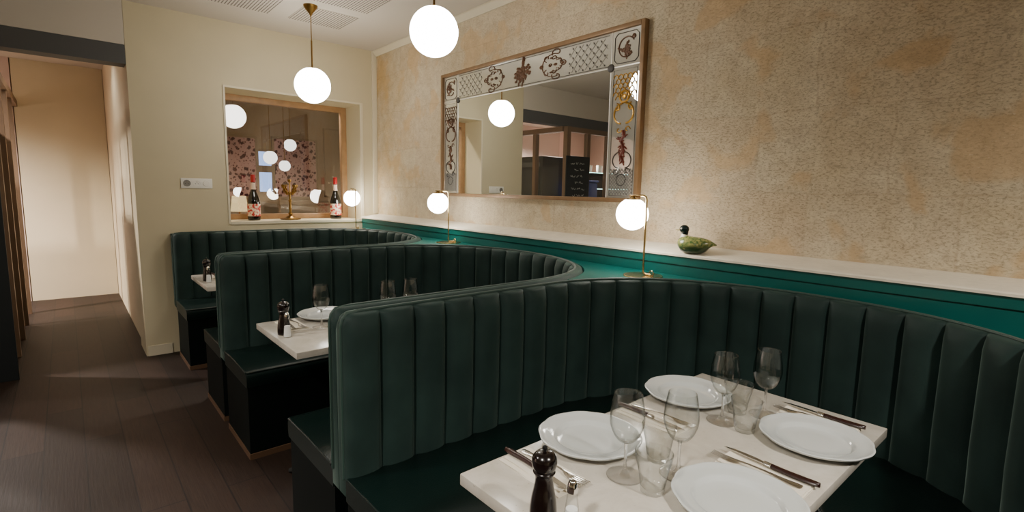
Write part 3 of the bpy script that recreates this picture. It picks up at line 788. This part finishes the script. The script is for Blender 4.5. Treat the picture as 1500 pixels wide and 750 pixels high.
for sx in (-1, 1):
    cx = (U(mx1)+q+ix1)/2 if sx < 0 else (U(mx2)-q+ix2)/2
    hw = .082; ch = .02
    oct_ = [(cx-hw, zm-hw+ch), (cx-hw+ch, zm-hw), (cx+hw-ch, zm-hw), (cx+hw, zm-hw+ch), (cx+hw, zm+hw-ch), (cx+hw-ch, zm+hw), (cx-hw+ch, zm+hw), (cx-hw, zm+hw-ch), (cx-hw, zm-hw+ch)]
    d_, b_ = MB(), MB(); flatline(d_, oct_, .0022); flatline(b_, spiral(cx, zm, .058, .05, .6, 5.6, 30), .0038)
    spray(b_, cx-.005, zm-.005, .058, rnd, 10); b_.ball((cx+.048, oy-.002, zm+.052), .013, 8, 6, (1, .2, 1))
    orn('corner_medallion', ['darkink', 'brownink'], d_, b_)
    z1_, z0_ = iz2-.02, q+.012
    d_ = MB(); flatline(d_, [(cx-hw, z0_), (cx-hw, z1_), (cx+hw, z1_), (cx+hw, z0_), (cx-hw, z0_)], .0016); orn('border_line', ['darkink'], d_)
    g = MB(); gm = 'goldink' if sx > 0 else 'brownink'
    for ro in range(6):
        for co_ in range(5):
            xx = cx-.064+.032*co_-(.016 if ro % 2 else 0)
            if abs(xx-cx) < .07: flatline(g, [(xx+.016*cos(t), z1_-.045-.024*ro+.020*sin(t)) for t in [pi*k_/8 for k_ in range(9)]], .0030)
    flatline(g, spiral(cx, z1_-.15, .035, .03, 0, 6.3, 24), .006); g.ball((cx, oy-.002, z1_-.15), .015, 10, 6, (1, .2, 1))
    for k in (-1, 1):
        flatline(g, spiral(cx+k*.012, z1_-.25, .062, .05, pi/2, pi/2-k*3.0, 20), .0055)
        flatline(g, spiral(cx+k*.05, z1_-.21, .024, .006, pi/2, pi/2+k*5, 20), .005)
        flatline(g, spiral(cx+k*.03, z1_-.335, .02, .005, 0, k*5, 16), .003)
    orn('scroll_crest', [gm], g)
    h_ = MB(); fest = [(cx+.012*sin(t*2.2), z1_-.34-.17*t/6) for t in range(7)]
    flatline(h_, fest, .009)
    for x_, z_ in fest[1:]: spray(h_, x_, z_, .036, rnd, 6)
    orn('flower_festoon', ['redink' if sx > 0 else 'brownink'], h_)
    d_ = MB()
    for k in (-1, 1):
        flatline(d_, spiral(cx+k*.02, z0_+.20, .05, .04, pi/2, pi/2-k*3.0, 20), .0034)
        flatline(d_, spiral(cx+k*.04, z0_+.14, .022, .005, 0, k*5.5, 18), .003)
    flatline(d_, spiral(cx, z0_+.09, .035, .03, 0, 6.3, 24), .003)
    e_ = MB(); lattice(e_, e_, cx-.075, cx+.075, z0_+.01, z0_+.15, .02); orn('lower_scrollwork', ['darkink', 'greyink'], d_, e_)

# ------------------------------------------------------------------ duck on the ledge
dk = root('ceramic_duck', (3.700, -.152, 1.1136), 'green glazed ceramic duck with dark head standing on the white ledge', 'duck figurine', rz=radians(12))
secs = []
for x, hw, zb, zt_ in ((-.082, .012, .045, .058), (-.076, .030, .026, .072), (-.06, .046, .008, .082), (-.035, .054, .0, .086), (0, .056, 0, .084), (.03, .050, 0, .080), (.052, .040, .012, .076), (.07, .027, .032, .070), (.088, .014, .044, .060), (.102, .005, .046, .052)):
    cz, hz = (zb+zt_)/2, (zt_-zb)/2
    secs.append([(x, hw*math.copysign(abs(cos(a))**.8, cos(a)), max(zb, cz+hz*1.0*sin(a))) for a in [i*2*pi/20 for i in range(20)]])
MB().loft(secs).build('body', M['duck'], dk, angle=70)
nk = MB().tube([(-.052, 0, .066), (-.054, 0, .082), (-.053, 0, .094)], [.024, .019, .016], 14); nk.build('neck_band', M['white'], dk)
hd = MB(); hd.tube([(-.053, 0, .092), (-.051, 0, .102), (-.052, 0, .112)], [.0165, .016, .017], 14); hd.ball((-.056, 0, .117), .0215, 18, 12, (1.12, .88, 1)); hd.build('head', M['duckhead'], dk)
bk_ = MB(); bk_.loft([[(x, hw*cos(a), .113+hz*sin(a)+dz) for a in [i*pi/6 for i in range(12)]] for x, hw, hz, dz in ((-.074, .008, .006, 0), (-.088, .008, .0035, -.001), (-.097, .006, .002, -.001))]); bk_.build('beak', M['beak'], dk)
MB().ball((-.0665, -.0165, .1205), .0042, 10, 8).build('cheek_patch', M['white'], dk)

# ------------------------------------------------------------------ window sill objects
def bottle(loc, label):
    r = root('liqueur_bottle', loc, label, 'bottle', 'dark bottles on the window sill')
    p = arcprof([(.050, 0), (.054, .006), (.055, .02), (.055, .12), (.053, .17), (.043, .215), (.026, .262), (.0185, .30), (.0175, .36), (.019, .385)], 4)
    MB().lathe([(.001, .0)]+p+[(.001, .385)], 32).build('body', M['bottle'], r)
    MB().lathe([(.0556, .038), (.0558, .04), (.0558, .15), (.0556, .152)], 32, cap0=False, cap1=False).build('front_label', M['label'], r)
    MB().lathe([(.0215, .285), (.020, .31), (.0192, .345)], 24, cap0=False, cap1=False).build('neck_label', M['creampaper'], r)
    MB().lathe([(.0200, .35), (.0205, .352), (.0205, .392), (.0185, .42), (.001, .421)], 24).build('foil_cap', M['redcap'], r)
    return r
bottle((-.19, -1.148, wz1), 'dark bottle with red foil cap at the left end of the window sill')
bottle((-.19, -.372, wz1), 'dark bottle with red foil cap at the right end of the sill, beside the lamp')
cd = root('candelabra', (-.19, -.822, wz1), 'aged brass candelabra with leafy arms standing on the window sill', 'candelabra')
MB().lathe([(.001, 0), (.088, 0), (.094, .006), (.09, .012), (.05, .018), (.03, .03), (.014, .042), (.001, .042)], 32).build('saucer_base', M['oldbrass'], cd)
MB().lathe(arcprof([(.013, .04), (.019, .06), (.009, .075), (.013, .11), (.010, .16), (.015, .185), (.008, .2), (.011, .24), (.016, .255), (.007, .27)], 4), 20).build('stem', M['oldbrass'], cd)
for k in range(5):
    arm, cup = MB(), MB()
    a_ = k*2*pi/4+.3
    R_ = .066 if k < 4 else .0
    top = .335 if k < 4 else .385
    if R_:
        arm.tube([(0, 0, .255), (.5*R_*cos(a_), .5*R_*sin(a_), .240), (R_*cos(a_), R_*sin(a_), .272), (R_*1.05*cos(a_), R_*1.05*sin(a_), top-.03)], .0055, 8)
        for j in range(4):
            q_ = .5+.16*j
            arm.ball((R_*q_*cos(a_), R_*q_*sin(a_), .255+.018*j), .016, 8, 6, (1.1, .6, .9))
        arm.build('arm', M['oldbrass'], cd)
    else:
        MB().tube([(0, 0, .265), (0, 0, .36)], .006, 8).build('centre_post', M['oldbrass'], cd)
    cup.lathe([(.004, -.032), (.016, -.02), (.019, 0), (.013, -.004), (.001, -.01)], 14, (R_*1.05*cos(a_), R_*1.05*sin(a_), top)).build('candle_cup', M['oldbrass'], cd)

# ------------------------------------------------------------------ sockets on the left wall
so = root('socket_plate', (.0, -1.63, 1.411), 'white triple socket and switch plate on the cream wall', 'socket')
MB().box(.0, .009, -.114, .114, -.041, .041).build('plate', M['plastic'], so, bevel=.003)
for k, nm in ((-1, 'socket'), (0, 'socket'), (1, 'dimmer')):
    mb = MB(); mb.lathe([(.027, .0092), (.027, .0112), (.0245, .0117), (.0235, .0098 if k < 1 else .014), (.001, .0098 if k < 1 else .0145)], 28)
    mb.v = [(z, x+k*.071, y) for x, y, z in mb.v]
    o = mb.build(nm, M['greyplastic' if k < 0 else 'plastic'], so)
    if k < 1:
        pn_ = MB(); 
        pn_.tube([(.0097, k*.071, .012), (.0165, k*.071, .012)], .003, 8); pn_.build('earth_pin', M['steel'], o)
        ho = MB(); ho.tube([(.0096, k*.071-.0095, -.003), (.0102, k*.071-.0095, -.003)], .003, 8); ho.tube([(.0096, k*.071+.0095, -.003), (.0102, k*.071+.0095, -.003)], .003, 8); ho.build('pin_hole', M['black'], o)

# ------------------------------------------------------------------ room beyond the window
def flowers_panel(y0, y1, z0, z1, label):
    r = root('floral_panel', (-3.198, (y0+y1)/2, z0), label, 'wall panel', 'floral panels in the room beyond')
    W, H = (y1-y0)/2, z1-z0
    MB().box(.0, .02, -W, W, 0, H).build('fabric', M['floral'], r, smooth=False)
    f = MB(); f.box(0, .03, -W-.03, -W, -.03, H+.03); f.box(0, .03, W, W+.03, -.03, H+.03); f.box(0, .03, -W, W, H, H+.03); f.box(0, .03, -W, W, -.03, 0)
    f.build('moulding', M['taupe2'], r, smooth=False); return r
flowers_panel(-.98, -.34, 1.25, 2.08, 'pink and maroon floral panel seen through the window, left of the blue dusk panes')
flowers_panel(-.08, .53, 1.25, 2.1, 'pink and maroon floral panel seen through the window behind the candelabra')
d2 = struct(MB().box(-3.199, -3.17, -.33, -.10, 1.28, 1.94).build('window_reflection', M['taupe2'], smooth=False))  # glowing panes imitate street windows reflected in the glass, not a real opening
for (za, zb) in ((1.32, 1.60), (1.70, 1.90)): MB().box(-3.168, -3.166, -.30, -.13, za, zb).build('window_pane', M['reflection'], d2, smooth=False)
dz = MB()
for (ya, yb) in ((.66, 1.3), (-1.6, -1.1)):
    for (p_, q_, s_, t_) in ((ya, yb, 1.25, 1.27), (ya, yb, 2.3, 2.32), (ya, ya+.02, 1.25, 2.32), (yb-.02, yb, 1.25, 2.32)): dz.box(-3.2, -3.18, p_, q_, s_, t_)
dz.box(-3.2, -3.165, -1.9, 1.4, 1.13, 1.18)
struct(dz.build('trim_far', M['taupe2'], smooth=False))
pendant((-2.8, .03, 1.99), 'white globe pendant beyond the window, highest one before the floral panel', .17, 'globe_far', 'globe pendants beyond the window')
pendant((-2.8, -.245, 1.80), 'white globe pendant beyond the window, in front of the blue dusk panes', .185, 'globe_far', 'globe pendants beyond the window')
pendant((-2.3, -.209, 1.675), 'small white globe pendant beyond the window, lowest one above the candelabra', .145, 'globe_far', 'globe pendants beyond the window')
sb = root('sideboard', (-2.75, .1, 0), 'taupe sideboard beyond the window, carrying a lit lamp', 'sideboard')
MB().box(-.2, .2, -1.1, .9, .0, .96).build('carcass', M['taupe2'], sb, smooth=False); MB().box(-.22, .22, -1.12, .92, .96, .99).build('top', M['oak'], sb, bevel=.004)
ls = root('shade_lamp', (-2.75, -.68, .99), 'small lamp with a lit yellow shade beyond the window', 'table lamp')
MB().lathe([(.001, 0), (.05, 0), (.05, .01), (.012, .02), (.01, .07)], 20).build('base', M['oldbrass'], ls)
MB().lathe([(.11, .06), (.085, .27)], 24, cap0=False, cap1=False).build('lamp_shade', M['shade'], ls)

# ------------------------------------------------------------------ kitchen behind the glazed partition (seen in the mirror)
kp = root('glazed_partition', (-.06, -2.85, 0), 'brown wooden glazed kitchen partition in the mirror, side running away from the stone wall', 'partition')
kq = root('glazed_partition', (-.16, -2.85, 0), 'brown wooden glazed kitchen partition in the mirror, side facing the stone wall', 'partition')
def post(k, x0, x1, y0, y1, z0, z1, nm='post'):
    MB().box(x0-k.location.x, x1-k.location.x, y0+2.85, y1+2.85, z0, z1).build(nm, M['brownwood'], k, smooth=False)
ys = [-2.85, -3.306, -3.756, -4.4, -5.1, -5.8, -6.5]
post(kp, -.075, 0, -2.90, -2.83, 0, 2.298)
for yy in ys[1:]: post(kp, -.09, -.02, yy-.03, yy+.03, 0, 2.23)
post(kp, -.08, -.01, -6.99, -2.901, 2.231, 2.298, 'top_rail')
xs = [-.6, -1.2, -1.8, -2.4]
for xx in xs: post(kq, xx-.03, xx+.03, -2.89, -2.82, 0, 2.23)
post(kq, -3.16, -.03, -2.9, -2.81, 2.231, 2.298, 'top_rail')
for i in range(len(ys)-1): MB().box(.004, .008, ys[i+1]+.031+2.85, ys[i]-(.052 if i == 0 else .031)+2.85, .05, 2.23).build('glass_pane', M['kpane'], kp, smooth=False)
xe = [-.12]+xs
for i in range(len(xe)-1): MB().box(xe[i+1]+.031+.16, xe[i]-(.002 if i == 0 else .031)+.16, -.007, -.003, .05, 2.23).build('glass_pane', M['kpane'], kq, smooth=False)
kp.location.x += .05
bb = root('menu_blackboard', (.056, -3.04, .0), 'tall black menu board with chalk writing, seen in the mirror', 'blackboard')
MB().box(.004, .022, -.24, .24, 0, 1.90).build('board', M['blackboard'], bb, bevel=.003)
ch = MB(); rr = random.Random(11)
for li in range(7):
    z = 1.80-li*.088; y = -.16+rr.uniform(0, .08)
    while y < .13+rr.uniform(-.06, .03):
        wl = rr.uniform(.04, .1); n = int(wl/.012)
        ch.tube([(.0235, y+wl*t/n, z+rr.uniform(-.017, .017)) for t in range(n+1)], .0028, 4); y += wl+.03
ch.build('chalk_writing', M['chalk'], bb)
ov = root('kitchen_oven', (-1.15, -3.35, 0), 'black kitchen oven behind the partition, seen in the mirror', 'oven')
MB().box(-.6, .55, -.35, .35, 0, 1.93).build('cabinet', M['unit'], ov, bevel=.01)
MB().box(-.60, -.06, .351, .362, .9, 1.72).build('oven_door', M['blackboard'], ov, bevel=.004)
MB().tube([(-.56, .40, 1.66), (-.1, .40, 1.66)], .012, 8).build('door_handle', M['steel'], ov)
MB().box(.02, .5, .351, .36, .9, 1.72).build('oven_door', M['blackboard'], ov, bevel=.004)
MB().box(-.6, .5, .351, .36, 1.77, 1.84).build('control_panel', M['darkgrey'], ov)
sh = root('bar_shelf', (-.55, -4.75, 0), 'dark bar shelving with glowing edges, seen in the mirror', 'shelf')
MB().box(-.5, -.45, -1.0, 1.0, 0, 1.74).build('back_board', M['unit'], sh, smooth=False)
for z in (.9, 1.27, 1.44, 1.70):
    s1 = MB().box(-.45, -.0, -1.0, 1.0, z, z+.03).build('shelf_board', M['unit'], sh, smooth=False)
    MB().box(.0005, .004, -1.0, 1.0, z+.018, z+.028).build('edge_light', M['led'], s1, smooth=False)
proto = None
for k in range(9):
    lb = 'small glass standing in a row on the glowing bar shelf, seen in the mirror'
    if k == 0:
        proto = tag(MB().lathe([(.001, 0), (.03, 0), (.035, .02), (.04, .12), (.037, .12), (.03, .02), (.001, .01)], 16).build('bar_glass', M['plastic'], loc=(-.72, -3.95, 1.73)), lb, 'glass', 'glasses on the bar shelf')
    else:
        o = proto.copy(); COL.objects.link(o); o.location = (-.72+.08*(k % 2), -3.95-.13*k, 1.73)
cr = root('blue_crate', (-.28, -3.60, 1.0), 'blue plastic crate behind the partition glass, seen in the mirror', 'crate')
MB().box(-.14, .14, -.14, .14, .0, .55).build('shell', M['blue'], cr, bevel=.03); MB().box(-.15, .15, -.15, .15, .551, .58).build('rim', M['blue'], cr, bevel=.008)
ct = root('kitchen_counter', (-.28, -3.6, 0), 'dark kitchen counter carrying the blue crate', 'counter')
MB().box(-.2, .2, -.2, .2, 0, .97).build('body', M['unit'], ct, smooth=False); MB().box(-.21, .21, -.21, .21, .97, 1.0).build('worktop', M['darkgrey'], ct, smooth=False)

# ------------------------------------------------------------------ lights
def area(loc, size, watts, col, rot=(0, 0, 0)):
    l = bpy.data.lights.new('ceiling_light', 'AREA'); l.energy = watts; l.color = col; l.size = size; l.shape = 'DISK'
    o = bpy.data.objects.new('ceiling_light', l); COL.objects.link(o); o.location = loc; o.rotation_euler = rot; return o
WARM = (1, .94, .85)
def down(loc, watts, col, ang=150, rad=.05):
    l = bpy.data.lights.new('fill_spot', 'SPOT'); l.energy = watts; l.color = col; l.spot_size = radians(ang); l.spot_blend = 1.0; l.shadow_soft_size = rad
    o = bpy.data.objects.new('fill_spot', l); COL.objects.link(o); o.location = loc; return o
down((4.9, -3.6, ZC-.06), 165, WARM, 150, .10)  # unseen spots added behind the camera as room fill, no fittings there
down((2.6, -3.9, ZC-.06), 105, WARM, 150, .10)
down((6.3, -1.6, ZC-.06), 165, WARM, 150, .10)
down((-1.9, -4.6, ZC-.06), 700, (1, .86, .80)); down((-.9, -3.9, ZC-.06), 360, (1, .86, .80)); down((-1.2, -6.0, ZC-.06), 400, (1, .86, .80))
down((-.85, -.3, ZC-.06), 150, (1, .88, .74)); down((-1.6, -2.4, ZC-.06), 11, WARM)  # added out of view to brighten the room beyond and the passage
wd = bpy.data.worlds.new('world'); SC.world = wd; wd.use_nodes = True
wd.node_tree.nodes['Background'].inputs[0].default_value = (.5, .42, .34, 1); wd.node_tree.nodes['Background'].inputs[1].default_value = .05

# ------------------------------------------------------------------ camera
cam = bpy.data.cameras.new('camera'); co = bpy.data.objects.new('camera', cam); COL.objects.link(co)
F = 752.8; cam.sensor_fit = 'HORIZONTAL'; cam.sensor_width = 36; cam.lens = F/1500*36; cam.clip_start = .02
yw, pt, rl = radians(40.92), radians(7.2), radians(1.157)
f = Vector((-cos(yw)*cos(pt), sin(yw)*cos(pt), -sin(pt))); rt = Vector((sin(yw), cos(yw), 0)); up = rt.cross(f)
r2 = cos(rl)*rt+sin(rl)*up; u2 = -sin(rl)*rt+cos(rl)*up
mat = Matrix((r2, u2, -f)).transposed().to_4x4(); mat.translation = Vector((5.006, -2.466, 1.4)); co.matrix_world = mat
SC.camera = co
SC.view_settings.view_transform = 'AgX'
try: SC.view_settings.look = 'AgX - Base Contrast'
except Exception: pass
SC.view_settings.exposure = 1.2
SC.cycles.max_bounces = 14; SC.cycles.transparent_max_bounces = 16; SC.cycles.transmission_bounces = 12
SC.cycles.sample_clamp_indirect = 6.0
